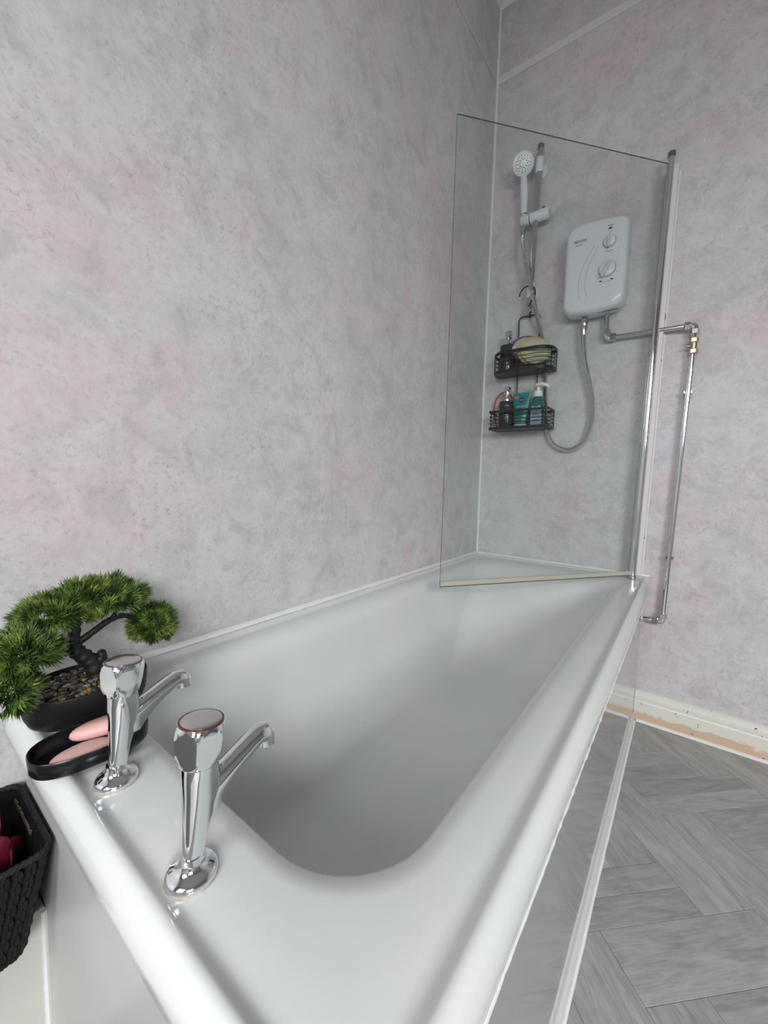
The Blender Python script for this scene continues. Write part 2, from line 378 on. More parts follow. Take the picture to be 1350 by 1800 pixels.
for j in range(-7, 7):
    for i in range(-36, 36):
        ou, ov = U0+PW*(3*j-i), V0+PW*(3*j+i)
        halves = 2 if (j, i) in ((0, 0), (1, -1)) or ((j, i) not in ((0, -1),) and split_h.random() < .35) else 1
        for k in range(halves):
            plank(ou, ou+3*PW, ov+PW*k/halves, ov+PW*(k+1)/halves, True)
        plank(ou+3*PW, ou+4*PW, ov, ov+3*PW, False)

ceiling = struct(MB().box(-.05, XR+.05, YB-.05, L_+.05, ZC, ZC+.05).build('ceiling', 'ceiling', smooth=False))
wall_left = struct(MB().box(-.08, -.006, YB, L_+.08, -.003, ZC).build('wall_left', 'strip', smooth=False), 'wall of pale grey and pink stone-effect boards beside the bath')
JT = .654
for (y0, y1) in ((YB, JT-1.05), (JT-1.05, JT), (JT, L_)):
    for (z0, z1) in ((0, ZS), (ZS, ZC)):
        MB().box(-.006, 0, y0+.0003, y1-.0003, z0, z1).build('wall_board', 'wall', wall_left, smooth=False, bevel=.0008)
wall_far = struct(MB().box(-.0, XR+.08, L_+.006, L_+.08, -.003, ZC).build('wall_far', 'strip', smooth=False), 'end wall of pale grey and pink stone-effect boards behind the shower')
for (x0, x1) in ((0, 1.25), (1.25, XR)):
    for (z0, z1) in ((0, ZS), (ZS, ZC)):
        MB().box(x0+.0006, x1-.0006, L_, L_+.006, z0, z1).build('wall_board', 'wall', wall_far, smooth=False, bevel=.0008)
wk = MB(); Y1 = YB-.08
wk.box(-.08, FILL_WIN[0], Y1, YB, -.003, ZC).box(FILL_WIN[1], XR+.06, Y1, YB, -.003, ZC).box(FILL_WIN[0], FILL_WIN[1], Y1, YB, -.003, FILL_WIN[2]).box(FILL_WIN[0], FILL_WIN[1], Y1, YB, FILL_WIN[3], ZC)
wall_back = struct(wk.build('wall_back', 'plain_wall', smooth=False))
wf = MB(); t_ = .05
wf.box(FILL_WIN[0], FILL_WIN[0]+t_, YB-.06, YB-.02, FILL_WIN[2], FILL_WIN[3]).box(FILL_WIN[1]-t_, FILL_WIN[1], YB-.06, YB-.02, FILL_WIN[2], FILL_WIN[3])
wf.box(FILL_WIN[0]+t_, FILL_WIN[1]-t_, YB-.06, YB-.02, FILL_WIN[2], FILL_WIN[2]+t_).box(FILL_WIN[0]+t_, FILL_WIN[1]-t_, YB-.06, YB-.02, FILL_WIN[3]-t_, FILL_WIN[3])
fill_window = struct(wf.build('added_window', 'window_frame', smooth=False))  # unseen frame added round the back fill light
MB().box(FILL_WIN[0]+t_, FILL_WIN[1]-t_, YB-.045, YB-.035, FILL_WIN[2]+t_, FILL_WIN[3]-t_).build('pane', 'pane', fill_window, smooth=False)
wb = MB(); X1 = XR+.08
wb.box(XR, X1, YB, WIN[0], -.003, ZC).box(XR, X1, WIN[1], L_, -.003, ZC).box(XR, X1, WIN[0], WIN[1], -.003, WIN[2]).box(XR, X1, WIN[0], WIN[1], WIN[3], ZC)
wall_right = struct(wb.build('wall_right', 'plain_wall', smooth=False))
wf = MB(); t_ = .05
wf.box(XR+.02, XR+.06, WIN[0], WIN[0]+t_, WIN[2], WIN[3]).box(XR+.02, XR+.06, WIN[1]-t_, WIN[1], WIN[2], WIN[3])
wf.box(XR+.02, XR+.06, WIN[0]+t_, WIN[1]-t_, WIN[2], WIN[2]+t_).box(XR+.02, XR+.06, WIN[0]+t_, WIN[1]-t_, WIN[3]-t_, WIN[3])
window = struct(wf.build('window_1', 'window_frame', smooth=False))
MB().box(XR+.035, XR+.045, WIN[0]+t_, WIN[1]-t_, WIN[2]+t_, WIN[3]-t_).build('pane', 'pane', window, smooth=False)

# trims
struct(MB().tube([(.003, L_-.003, H+.004), (.003, L_-.003, ZC)], .0065, 8).build('trim_1', 'white_trim'), 'white corner bead where the two boarded walls meet')
def strip_profile(wall):
    b = MB()
    if wall == 'far': b.box(.008, XR, L_-.003, L_, ZS-.016, ZS+.016)
    else: b.box(0, .003, YB, L_-.008, ZS-.016, ZS+.016)
    return b
struct(strip_profile('far').build('trim_2', 'strip', smooth=False, bevel=.001), 'grey cover strip across the top of the end wall')
struct(strip_profile('left').build('trim_3', 'wall', smooth=False, bevel=.001), 'grey cover strip across the top of the long wall')
cove = MB()
for (a, b, d) in (((0, YB, 0), (0, L_, 0), 'x'), ((0, L_, 0), (XR, L_, 0), 'y')):
    ring = []
    for p in (a, b):
        if d == 'x': ring.append([Vector((0, p[1], ZC)), Vector((.03, p[1], ZC)), Vector((.02, p[1], ZC-.008)), Vector((.008, p[1], ZC-.02)), Vector((0, p[1], ZC-.03))])
        else: ring.append([Vector((p[0], L_, ZC)), Vector((p[0], L_-.03, ZC)), Vector((p[0], L_-.02, ZC-.008)), Vector((p[0], L_-.008, ZC-.02)), Vector((p[0], L_, ZC-.03))])
    cove.rings(ring)
struct(cove.build('trim_4', 'white_trim'), 'white ceiling bead')

# skirting on the far wall
sk_prof = [(0, 0), (.015, 0), (.015, .078), (.013, .082), (.013, .088), (.0165, .090), (.0165, .097), (.012, .101), (.010, .108), (.006, .113), (.006, .119), (.0, .121)]
bb = MB().rings([[Vector((x, L_-d, z)) for d, z in sk_prof] for x in (PANX+.0005, XR)])
struct(bb.build('baseboard_far', 'skirting', angle=20), 'worn cream skirting board along the end wall, paint flaking low down')
struct(MB().rings([[Vector((x, L_-d, z)) for d, z in ((.015, .0), (.021, .0), (.0195, .006), (.015, .009))] for x in (PANX+.012, XR)]).build('trim_5', 'sealant'), 'white sealant bead at the foot of the skirting')

# ------------------------------------------------------------------ bath
bath = thing('bathtub', 'white enamel bath with grey panels filling the corner of the room', 'bathtub', (.35, .85, 0))
BX0, BX1, BY0, BY1 = .001, .712, .0, L_-.001
prof = [(.010, .531), (.003, .5305), (.0, .534), (.0, .545), (.001, .553), (.0035, .560), (.007, .566), (.0115, .5705), (.016, .5725), (.0205, .571), (.0245, .5675), (.029, .5645), (.034, .5635), (.042, .5640)]
rings = []
def ring3(x0, x1, y0, y1, rads, z, slope=0): return [Vector((x, y, z)) for x, y in rrect(x0, x1, y0, y1, rads)]
for d, z in prof:
    r_ = lambda q: max(.006, q-d*.6)
    rings.append(ring3(BX0+d, BX1-d, BY0+d, BY1-d, (r_(.040), r_(.035), r_(.012), r_(.012)), z))
# basin: (inset from opening, z, extra slope at far end, corner radius near, far)
OX0, OX1, OY0, OY1 = .062, .634, .100, 1.615
basin = [(-.006, .5628, 0, .120, .110), (.0, .5615, 0, .117, .11), (.008, .5585, .003, .114, .11), (.016, .553, .008, .112, .11), (.023, .545, .014, .110, .11), (.029, .533, .022, .108, .11), (.034, .515, .032, .106, .11),
         (.040, .48, .055, .104, .11), (.048, .43, .095, .102, .11), (.058, .37, .145, .10, .11), (.070, .31, .20, .10, .11), (.084, .262, .245, .10, .11), (.104, .228, .28, .095, .10), (.130, .210, .305, .085, .09), (.165, .202, .33, .06, .06), (.22, .199, .38, .03, .03)]
for d, z, fs, rn, rf in basin:
    z = .5615-(.5615-z)*.88
    rings.append(ring3(OX0+d, OX1-d, OY0+d, OY1-d*1.0-fs, (rn*.9, rn, rf, rf), z))
tub = MB().rings(rings, cap0=False, cap1=True).build('tub', 'enamel', bath, angle=180)
for p in tub.data.polygons: p.use_smooth = True
MB().box(.012, PANX, PANY, PANY+.006, 0, .531).build('end_panel', 'end_panel', bath, smooth=False)
MB().box(PANX-.006, PANX, PANY+.0065, L_-.001, 0, .531).build('side_panel', 'panel', bath, smooth=False)
pl_ = MB().rings([[Vector((x, y, z)) for x, z in ((PANX, 0), (PANX+.0055, 0), (PANX+.0055, .014), (PANX+.004, .0165), (PANX+.004, .019), (PANX+.0055, .0215), (PANX+.0055, .027), (PANX+.003, .031), (PANX, .032))] for y in (PANY+.002, L_-.017)])
plinth = tag(pl_.build('plinth_strip', 'plinth', bath, angle=25), 'pale grey strip along the foot of the side panel')
rs = random.Random(2)
def bead(path, r, n=7): return MB().tube(path, [r*(1+rs.uniform(-.12, .12)) for _ in path], n)
bead([(PANX+.0075, PANY+.01+(L_-.04-PANY)*k/60, .003) for k in range(61)], .0048).build('floor_sealant', 'sealant', plinth)
bead([(BX1-.0022+rs.uniform(-.0005,.0005), .045+(L_-.05)*k/160, .5302) for k in range(161)], .0032).build('rim_sealant', 'sealant', bath)
struct(bead([(.004, .012+(L_-.016)*k/60, H+.0025) for k in range(61)], .0075).build('trim_6', 'sealant'), 'white sealant line between bath rim and long wall')
struct(bead([(.006+.70*k/40, L_-.004, H+.0025) for k in range(41)], .0065).build('trim_7', 'sealant'), 'white sealant line between bath rim and end wall')

# ------------------------------------------------------------------ taps
def make_tap(loc, label, ringmat):
    t = thing('bath_tap', label, 'tap', loc, 'pair of chrome bath taps')
    mt = Matrix.Translation(loc) @ Matrix.Rotation(R(-4.5), 4, 'X')
    base = Matrix.Translation(loc)
    MB().lathe([(.0216, -.001), (.0226, .0004), (.0218, .0014)], 36, base).build('limescale_ring', 'copper', t)
    MB().lathe([(.0218, .001), (.0221, .0035), (.0210, .0058), (.0185, .0078), (.0150, .0096), (.0122, .0122), (.0108, .0160), (.0100, .0205)], 40, base).build('flange', 'chrome', t)
    # body: rounded column, flat-sided at the back, swelling towards the top
    secs = [(.010, .0092, .0092, 0), (.025, .0094, .0096, 0), (.042, .0100, .0110, .001), (.058, .0110, .0135, .0025), (.074, .0123, .0160, .004), (.088, .0134, .0165, .003), (.100, .0142, .0150, .001), (.107, .0135, .0135, 0)]
    rr = []
    for z, rx, ry, oy in secs:
        ring = []
        for k in range(40):
            a = 2*math.pi*k/40; c, s_ = math.cos(a), math.sin(a)
            e = .84
            ring.append(mt @ Vector((rx*abs(c)**e*(1 if c >= 0 else -1), oy+ry*abs(s_)**e*(1 if s_ >= 0 else -1), z)))
        rr.append(ring)
    MB().rings(rr).build('body', 'chrome', t, angle=60)
    path = [(.003, .056), (.010, .063), (.018, .0725), (.030, .0825), (.042, .0905), (.053, .0970), (.061, .1008), (.0670, .1008), (.0705, .0965), (.0715, .0890)]
    rx_ = [.0080, .0100, .0108, .0108, .0106, .0104, .0103, .0102, .0100, .0098]
    rz_ = [.010, .0165, .0150, .0122, .0106, .0098, .0095, .0097, .0098, .0098]
    rr = []
    for i, (y, z) in enumerate(path):
        a, b = path[max(0, i-1)], path[min(len(path)-1, i+1)]
        ty, tz = b[0]-a[0], b[1]-a[1]; l = math.hypot(ty, tz); ty /= l; tz /= l
        rr.append([mt @ Vector((rx_[i]*math.cos(2*math.pi*k/24), y-tz*rz_[i]*math.sin(2*math.pi*k/24), z+ty*rz_[i]*math.sin(2*math.pi*k/24))) for k in range(24)])
    sp = MB().rings(rr, True, False).build('spout', 'chrome', t, angle=70)
    inner = [[mt @ Vector((rr_*math.cos(2*math.pi*k/24), .0715+rr_*math.sin(2*math.pi*k/24)*.99, zz)) for k in range(24)] for rr_, zz in ((.0098, .0890), (.0074, .0890), (.0070, .096))]
    MB().rings(inner, False, True).build('outlet', 'steel_dark', sp)
    # faceted head
    rr = []; NF = 6
    kp = [(.1025, .0160), (.104, .0172), (.108, .0190), (.113, .0208), (.118, .0221), (.123, .0230), (.128, .0232), (.1325, .0226), (.1365, .0214), (.1395, .0196)]
    for z, rad in kp:
        ring = []
        for k in range(96):
            a = 2*math.pi*k/96; f_ = 2*math.pi/NF; da = (a+f_/2) % f_-f_/2
            flat = (.0172+(z-.1025)*.085)/math.cos(da)
            ring.append(mt @ Vector((min(rad, flat)*math.cos(a-.10), min(rad, flat)*math.sin(a-.10), z)))
        rr.append(ring)
    hd = MB().rings(rr).build('head', 'chrome', t, angle=28)
    MB().lathe([(.0190, .1390), (.0190, .1402), (.0172, .1404)], 40, mt).build('indicator_ring', ringmat, hd)
    MB().lathe([(.0173, .139), (.0173, .1406), (.0165, .1412), (.010, .1416), (.004, .1417)], 40, mt).build('cap', 'chrome_soft', hd)
    return t
M['ring_hot'] = mat('hot_ring', (.15, .05, .045), .35, .4); M['ring_cold'] = mat('cold_ring', (.12, .12, .14), .35, .4)
DECK = .5640
make_tap((.472, .051, DECK), 'chrome bath tap with a reddish ring round its cap, nearer the bath side', 'ring_hot')
make_tap((.296, .053, DECK), 'chrome bath tap beside the soap dish, with a plain grey cap', 'ring_cold')

# ------------------------------------------------------------------ soap dish and soaps
def dish_outline(s=1., grow=0., n=56):
    out = []; a = R(84)
    for k in range(n):
        t = 2*math.pi*k/n; c, s_ = math.cos(t), math.sin(t); e = .78
        u = (.0605*s+grow)*abs(c)**e*(1 if c >= 0 else -1); v = (.0372*s+grow)*abs(s_)**e*(1 if s_ >= 0 else -1)
        out.append((u*math.cos(a)-v*math.sin(a), u*math.sin(a)+v*math.cos(a)))
    return out
DC = (.231, .049); DZ = .5735
dish = thing('soap_dish', 'shallow black oval soap dish on the bath corner beside a tap', 'dish', (DC[0], DC[1], DZ))
def dring(grow, z): return [Vector((DC[0]+x, DC[1]+y, DZ+z)) for x, y in dish_outline(1, grow)]
MB().rings([dring(-.006, 0), dring(-.002, 0), dring(0, .003), dring(.001, .0185), dring(.0, .0200), dring(-.0022, .0190), dring(-.0034, .008), dring(-.007, .005), dring(-.02, .0045)]).build('tray', 'black_plastic', dish, angle=50)
for k in (-1, 0, 1):
    MB().box(DC[0]-.020, DC[0]+.020, DC[1]+k*.024-.0015, DC[1]+k*.024+.0015, DZ+.004, DZ+.0075).build('ridge', 'black_plastic', dish, bevel=.0006)
def soap(name, label, c, a, lx, ly, lz, tilt, m):
    b = MB(); mt = Matrix.Translation(c) @ Matrix.Rotation(a, 4, 'Z') @ Matrix.Rotation(tilt, 4, 'X'); rr = []
    for i in range(1, 12):
        t = math.pi*i/12; rr.append([])
        for k in range(36):
            p = 2*math.pi*k/36; c_, s_ = math.cos(p), math.sin(p)
            rr[-1].append(mt @ Vector((lx*math.sin(t)**.6*abs(c_)**1.12*(1 if c_ > 0 else -1), ly*math.sin(t)**.6*s_, -lz*math.cos(t))))
    o = b.rings(rr).build(name, m, angle=180); return tag(o, label, 'soap', 'pink soaps in the dish')
soap('soap_bar', 'smooth pink oval soap bar in the far half of the black dish', (.2195, .071, DZ+.0180), R(80), .041, .0215, .0105, R(-16), 'soap')
soap('soap_bar', 'worn duller pink soap lying low at the near edge of the black dish', (.245, .036, DZ+.0115), R(84), .032, .0135, .0062, R(10), 'soap_dull')

# ------------------------------------------------------------------ bonsai
PC = (.130, .075); PZ = .5735
bonsai = thing('bonsai_tree', 'artificial green bonsai in an oval black pot at the bath corner', 'plant', (PC[0], PC[1], PZ))
def oval(ax, ay, z, n=48, rot=R(-7)):
    out = []
    for k in range(n):
        t = 2*math.pi*k/n; c, s_ = math.cos(t), math.sin(t); e = .86
        x = ax*abs(c)**e*(1 if c >= 0 else -1); y = ay*abs(s_)**e*(1 if s_ >= 0 else -1)
        out.append(Vector((PC[0]+x*math.cos(rot)-y*math.sin(rot), PC[1]+x*math.sin(rot)+y*math.cos(rot), PZ+z)))
    return out
pot = MB().rings([oval(.032, .050, 0), oval(.039, .057, .001), oval(.050, .067, .009), oval(.0550, .0720, .021), oval(.0570, .0742, .037), oval(.0575, .0747, .048), oval(.0567, .0739, .0505), oval(.0547, .0719, .0505), oval(.0533, .0702, .048), oval(.0525, .069, .040)]).build('pot', 'pot', bonsai, angle=50)
rp = random.Random(11)
me_cols = []; pb = MB()
for _ in range(380):
    t, q = rp.uniform(0, 2*math.pi), math.sqrt(rp.random())*.97
    c = Vector((PC[0]+.050*q*math.cos(t), PC[1]+.067*q*math.sin(t), PZ+.0445+rp.uniform(-.001, .003)))
    n0 = len(pb.f); s_ = rp.uniform(.0026, .0046)
    pb.ell(c, s_*1.25, s_, s_*.7, 8, 5, Matrix.Rotation(rp.uniform(0, 6.3), 3, 'Z') @ Matrix.Rotation(rp.uniform(-.5, .5), 3, 'X'))
    g = rp.random()
    col = (.035, .028, .022) if g < .45 else (.11, .09, .07) if g < .75 else (.22, .19, .16) if g < .88 else (.36, .21, .06) if g < .96 else (.5, .5, .48)
    me_cols += [col]*(len(pb.f)-n0)
po = tag(pb.build('pebbles', 'pebble', bonsai), 'small brown, grey and ochre pebbles', kind='stuff')
ca = po.data.color_attributes.new('Col', 'FLOAT_COLOR', 'CORNER')
for pi, p in enumerate(po.data.polygons):
    for li in p.loop_indices: ca.data[li].color = (*me_cols[pi], 1)
def limb(name, pts, rads, parent=bonsai):
    pp = catmull(pts, 6); m = len(pp); rr = [rads[0]+(rads[1]-rads[0])*i/(m-1) for i in range(m)]
    rr = [r*(1+.07*math.sin(i*1.7)+rp.uniform(-.08, .08)) for i, r in enumerate(rr)]
    return MB().tube(pp, rr, 9).build(name, 'bark', parent, angle=60)
trunk = limb('trunk', [(.120, .090, .612), (.120, .089, .624), (.119, .083, .643), (.117, .070, .658), (.115, .065, .672), (.115, .066, .690), (.115, .069, .712), (.115, .073, .730)], (.0135, .0058))
limb('root_flare', [(.120, .092, .630), (.122, .096, .648), (.122, .092, .652)], (.010, .005))
limb('branch', [(.115, .068, .672), (.116, .086, .683), (.113, .108, .694), (.110, .125, .697), (.108, .140, .692), (.106, .158, .676)], (.0055, .0035))
limb('branch', [(.112, .112, .694), (.112, .118, .702), (.112, .125, .715)], (.0035, .0025))
limb('branch', [(.116, .067, .664), (.128, .048, .668), (.140, .025, .672), (.15, .008, .676)], (.005, .003))
def foliage(tufts, nper, ln):
    b = MB(); rn = random.Random(len(tufts)+7)
    for (c, d, sc) in tufts:
        c = Vector(c); d = Vector(d).normalized()
        for _ in range(nper):
            v = Vector((rn.gauss(0, 1), rn.gauss(0, 1), rn.gauss(0, 1))).normalized()
            v = (v*.85+d*.95).normalized(); l = ln*sc*rn.uniform(.65, 1.1)
            a = Vector((rn.uniform(-1, 1), rn.uniform(-1, 1), rn.uniform(-1, 1))).cross(v).normalized(); e = v.cross(a)
            w = .00075; p0 = c; p1 = c+v*l*.6+d*.0005; p2 = c+(v+d*.18).normalized()*l
            o = len(b.v)
            for p, k in ((p0, .9), (p1, 1.)):
                for j in range(3):
                    an = 2*math.pi*j/3; b.v.append(p+(a*math.cos(an)+e*math.sin(an))*w*k)
            b.v.append(p2)
            for j in range(3):
                j2 = (j+1) % 3; b.f += [(o+j, o+j2, o+3+j2, o+3+j), (o+3+j, o+3+j2, o+6)]
    return b
rt = random.Random(3)
def pad_tufts(c, rad, n, low=-.3):
    out = []
    while len(out) < n:
        v = Vector((rt.gauss(0, 1), rt.gauss(0, 1), rt.gauss(0, 1))).normalized()
        if v.z < low: continue
        k = rt.uniform(.55, 1.)
        p = Vector(c)+Vector((v.x*rad[0], v.y*rad[1], v.z*rad[2]))*k
        d = Vector((v.x/rad[0], v.y/rad[1], v.z/rad[2])).normalized()*.7+Vector((v.x, v.y, v.z*.6+.25))*.6
        out.append((p, d, rt.uniform(.85, 1.1)))
    return out
top = pad_tufts((.108, .052, .722), (.042, .044, .017), 105)+pad_tufts((.108, .112, .728), (.042, .042, .023), 110)+pad_tufts((.108, .085, .735), (.036, .036, .018), 60)
f1 = foliage(top, 40, .021).build('foliage', 'needle', bonsai, smooth=False); tag(f1, 'broad top pad of green needles', kind='stuff')
f2 = foliage(pad_tufts((.098, .178, .667), (.034, .027, .029), 120, -.7), 40, .019).build('foliage', 'needle', bonsai, smooth=False); tag(f2, 'drooping side pad of green needles', kind='stuff')
f3 = foliage(pad_tufts((.150, .002, .690), (.036, .036, .024), 100, -.5)+pad_tufts((.165, -.016, .655), (.032, .026, .024), 80, -.8), 40, .020).build('foliage', 'needle', bonsai, smooth=False); tag(f3, 'low near pad of green needles', kind='stuff')

# ------------------------------------------------------------------ ledge, woven basket, cloth
LX, LZ = .092, .283
ledge = MB().box(.0005, LX, -.75, PANY-.001, 0, LZ).build('boxed_ledge', 'cream', smooth=False, bevel=.003)
tag(ledge, 'cream painted boxed ledge below the black basket', 'ledge')
bead([(LX+.001, PANY-.003, .004+.275*k/24) for k in range(25)], .004).build('corner_sealant', 'sealant', ledge)
BTOP, BBOT = .434, .2845
bx = (.004, .181, -.215, .0175); bo = (.014, .150, -.190, -.006)     # rim and base rectangles x0,x1,y0,y1
basket = thing('woven_basket', 'black woven rope basket on the cream ledge at the bath end', 'basket', ((bo[0]+bo[1])/2, (bo[2]+bo[3])/2, BBOT))
def brect(t, d=0., r=.018):
    q = [bo[i]+(bx[i]-bo[i])*t for i in range(4)]
    return [Vector((x, y, BBOT+(BTOP-BBOT)*t)) for x, y in rrect(q[0]+d, q[1]-d, q[2]+d, q[3]-d, (r, r, r, r), 5, 8)]
MB().rings([brect(0, .004), brect(.3, .004), brect(.7, .004), brect(1, .004), brect(.995, .0075), brect(.5, .0075), brect(.04, .0075)]).build('liner', 'liner', basket, angle=50)
wv = MB(); rb = random.Random(5)
peri0, peri1 = brect(0, .002), brect(1, .002)
def along(poly, s):
    tot = [0]
    for i in range(len(poly)): tot.append(tot[-1]+(poly[(i+1) % len(poly)]-poly[i]).length)
    s = (s % 1)*tot[-1]
    for i in range(len(poly)):
        if tot[i+1] >= s: return poly[i].lerp(poly[(i+1) % len(poly)], (s-tot[i])/max(1e-9, tot[i+1]-tot[i]))
NCOL, NROW = 62, 9
for i in range(NCOL):
    for side in (0, 1):
        for j in range(NROW):
            t0 = (j+.5*side)/NROW+rb.uniform(-.015, .015)
            if not -.02 < t0 < .97: continue
            s0 = (i+.32+.36*side)/NCOL
            a = along(peri0, s0).lerp(along(peri1, s0), max(0, t0-.055)); s1 = s0+(.006 if side else -.006)*.6
            b = along(peri0, s1).lerp(along(peri1, s1), min(1, t0+.075))
            axis = (b-a); ln = axis.length/2; zq = axis.to_track_quat('Z', 'Y').to_matrix()
            wv.ell((a+b)/2, .0044, .0040, ln*rb.uniform(1.0, 1.25), 6, 6, zq)
tag(wv.build('weave', 'rope', basket), 'plaited black rope', kind='stuff')
rim = MB()
per = brect(1, .001)
for i in range(120):
    c = along(per, i/120); d = (along(per, (i+1)/120)-along(per, (i-1)/120)).normalized()
    d2 = (d+Vector((0, 0, .55))).normalized()
    rim.ell(c+Vector((0, 0, .0005)), .0036, .0036, .0075, 6, 6, d2.to_track_quat('Z', 'Y').to_matrix())
tag(rim.build('rim_plait', 'rope', basket), 'plaited rim', kind='stuff')
raf = MB()
for i in range(26):
    y = .0075; x = .030+i*.0036
    raf.ell((x, y, BTOP-.006-rb.uniform(0, .004)), .0016, .0016, .006, 5, 5, Matrix.Rotation(.5, 3, 'Y'))
tag(raf.build('inner_stitching', 'raffia', basket), 'brown raffia stitches inside the rim', kind='stuff')
# cloth: ruffled petal-like folds
cl = MB()
def petal(c, rad, a0, a1, z0, hgt, seed):
    rn = random.Random(seed); n, m = 36, 9; rows = []
    ph = [rn.uniform(0, 6) for _ in range(3)]
    for j in range(m):
        t = j/(m-1); row = []
        for i in range(n):
            a = a0+(a1-a0)*i/(n-1)
            w = 1+.16*t*math.sin(5*a+ph[0])+.08*t*math.sin(9*a+ph[1])
            rr_ = rad*(.45+.55*t**.7)*w
            row.append(Vector((c[0]+rr_*math.cos(a), c[1]+rr_*math.sin(a), z0+hgt*(t**1.1)*(1+.18*math.sin(4*a+ph[2]))-.004*t*t)))
        rows.append(row)
    vv = [p for r in rows for p in r]
    cl.add(vv, [(j*n+i, j*n+i+1, (j+1)*n+i+1, (j+1)*n+i) for j in range(m-1) for i in range(n-1)])
for k, (dx, dy, rad, hh) in enumerate(((-.002, -.004, .066, .118), (.003, -.003, .054, .140), (-.004, -.006, .042, .150), (.0, -.006, .028, .156))):
    petal((.110+dx, -.052+dy, 0), rad*.78, .3*k, .3*k+6.6, BBOT+.012, hh, k)
cloth = cl.build('folded_cloth', 'crimson', angle=180)
sm = cloth.modifiers.new('thick', 'SOLIDIFY'); sm.thickness = .0015
tag(cloth, 'crimson ruffled cloth bundled inside the black woven basket', 'cloth')

# ------------------------------------------------------------------ shower screen
scr = thing('shower_screen', 'frameless clear glass bath screen on a chrome hinge post', 'shower screen', (.655, 1.645, H))
p_bot, p_top = Vector((.6545, 1.640, .572)), Vector((.6740, 1.640, 2.038))
g_nb, g_nt = Vector((.190, 1.000, .583)), Vector((.181, 1.018, 1.993))      # free edge bottom, top
g_hb, g_ht = Vector((.6480, 1.634, .583)), Vector((.6655, 1.634, 2.018))    # hinge edge
nrm = (g_hb-g_nb).cross(Vector((0, 0, 1))).normalized()*.0022
gv = [g_nb, g_hb, g_ht, g_nt]
gm = bpy.data.meshes.new('glass_panel'); off = scr.location
gm.from_pydata([p+nrm-off for p in gv]+[p-nrm-off for p in gv], [], [(0, 1, 2, 3), (7, 6, 5, 4), (0, 4, 5, 1), (1, 5, 6, 2), (2, 6, 7, 3), (3, 7, 4, 0)])
gm.materials.append(M['glass']); gm.materials.append(M['glass_edge'])
for i in range(2, 6): gm.polygons[i].material_index = 1
go = bpy.data.objects.new('glass_panel', gm); COL.objects.link(go); go.parent = scr
sealp = MB().rings([[p+nrm*1.9+Vector((0, 0, .012)), p+nrm*1.9+Vector((0, 0, -.002)), p-nrm*1.9+Vector((0, 0, -.002)), p-nrm*1.9+Vector((0, 0, .012)), p-nrm*1.02+Vector((0, 0, .012)), p-nrm*1.02, p+nrm*1.02, p+nrm*1.02+Vector((0, 0, .012))] for p in (g_nb, g_hb)])
tag(sealp.build('bottom_seal', 'seal', scr, smooth=False), 'yellowed rubber seal')
MB().tube([g_nb-Vector((0, 0, .004))+nrm*.4, g_hb-Vector((0, 0, .004))+nrm*.4], .0026, 8).build('drip_fin', 'glass_edge', scr)
post = MB().tube([p_bot, p_top], .0105, 24).build('hinge_post', 'chrome', scr)
MB().tube([p_top, p_top+Vector((0, 0, .016)), p_top+Vector((0, 0, .019))], [.0118, .0118, .009], 24).build('end_cap', 'steel_dark', post)
MB().tube([p_bot-Vector((0, 0, .006)), p_bot+Vector((0, 0, .010))], .0120, 24).build('end_cap', 'chrome_soft', post)
ux = Vector((.0195, 0, 1.466)).normalized()
jv = []
def jam(x0, x1, y0, y1, z0, z1):
    b = MB(); sh = lambda z: .0185*(z-.572)/1.466-.0005
    b.add([(x+sh(z), y, z) for z in (z0, z1) for x, y in ((x0, y0), (x1, y0), (x1, y1), (x0, y1))], [(0, 1, 2, 3), (4, 7, 6, 5), (0, 4, 5, 1), (1, 5, 6, 2), (2, 6, 7, 3), (3, 7, 4, 0)]); return b
jb = jam(.664, .678, 1.668, 1.6995, .5735, 2.03).build('wall_profile', 'jamb', scr, smooth=False, bevel=.001)
jam(.678, .684, 1.692, 1.6995, .5735, 2.02).build('profile_flange', 'jamb', jb, smooth=False, bevel=.001)
jam(.650, .664, 1.650, 1.668, .5735, 2.02).build('hinge_channel', 'chrome_soft', jb, smooth=False, bevel=.001)
for z in (1.975, 1.37, .72):
    x = .678+.0185*(z-.572)/1.466
    MB().lathe([(.0045, 0), (.0045, .0012), (.003, .0024)], 14, Matrix.Translation((x-.001, 1.682, z)) @ Matrix.Rotation(R(90), 4, 'Y')).build('screw', 'steel_dark', jb)
jam(.6775, .6792, 1.672, 1.690, 1.512, 1.530).build('felt_pad', mat('brown_pad', (.10, .06, .05), .8), jb, smooth=False)

# ------------------------------------------------------------------ electric shower
UX0, UX1, UZ0, UZ1, UF = .350, .566, 1.580, 1.892, 1.612
unit = thing('electric_shower', 'white electric shower unit with two dials on the end wall', 'shower unit', (.458, 1.7, 1.58))
def unit_outline(d, y):
    """slightly bowed top and bottom, generous corners"""
    out = []
    for x, z in rrect(UX0+d, UX1-d, UZ0+d, UZ1-d, (max(.006, .030-d*.4), max(.006, .036-d*.4), max(.006, .022-d*.4), max(.008, .034-d*.4)), 8, 10):
        t = (x-(UX0+UX1)/2)/((UX1-UX0)/2)
        bow = .014*(1-t*t)
        k = (z-UZ0)/(UZ1-UZ0)
        out.append(Vector((x, y, z+(bow*(k-.5)*2)*(1 if k > .5 else 1)-.004*(1-k)*0+(.010*t if k > .5 else 0)*(2*k-1)*-.8)))
    return out
body = MB().rings([unit_outline(.006, 1.699), unit_outline(.004, 1.690), unit_outline(.0, 1.676), unit_outline(.0, 1.634), unit_outline(.003, 1.624), unit_outline(.009, 1.616), unit_outline(.017, UF+.001), unit_outline(.03, UF), unit_outline(.06, UF-.001)]).build('body', 'white_plastic', unit, angle=50)
FY = UF-.0015
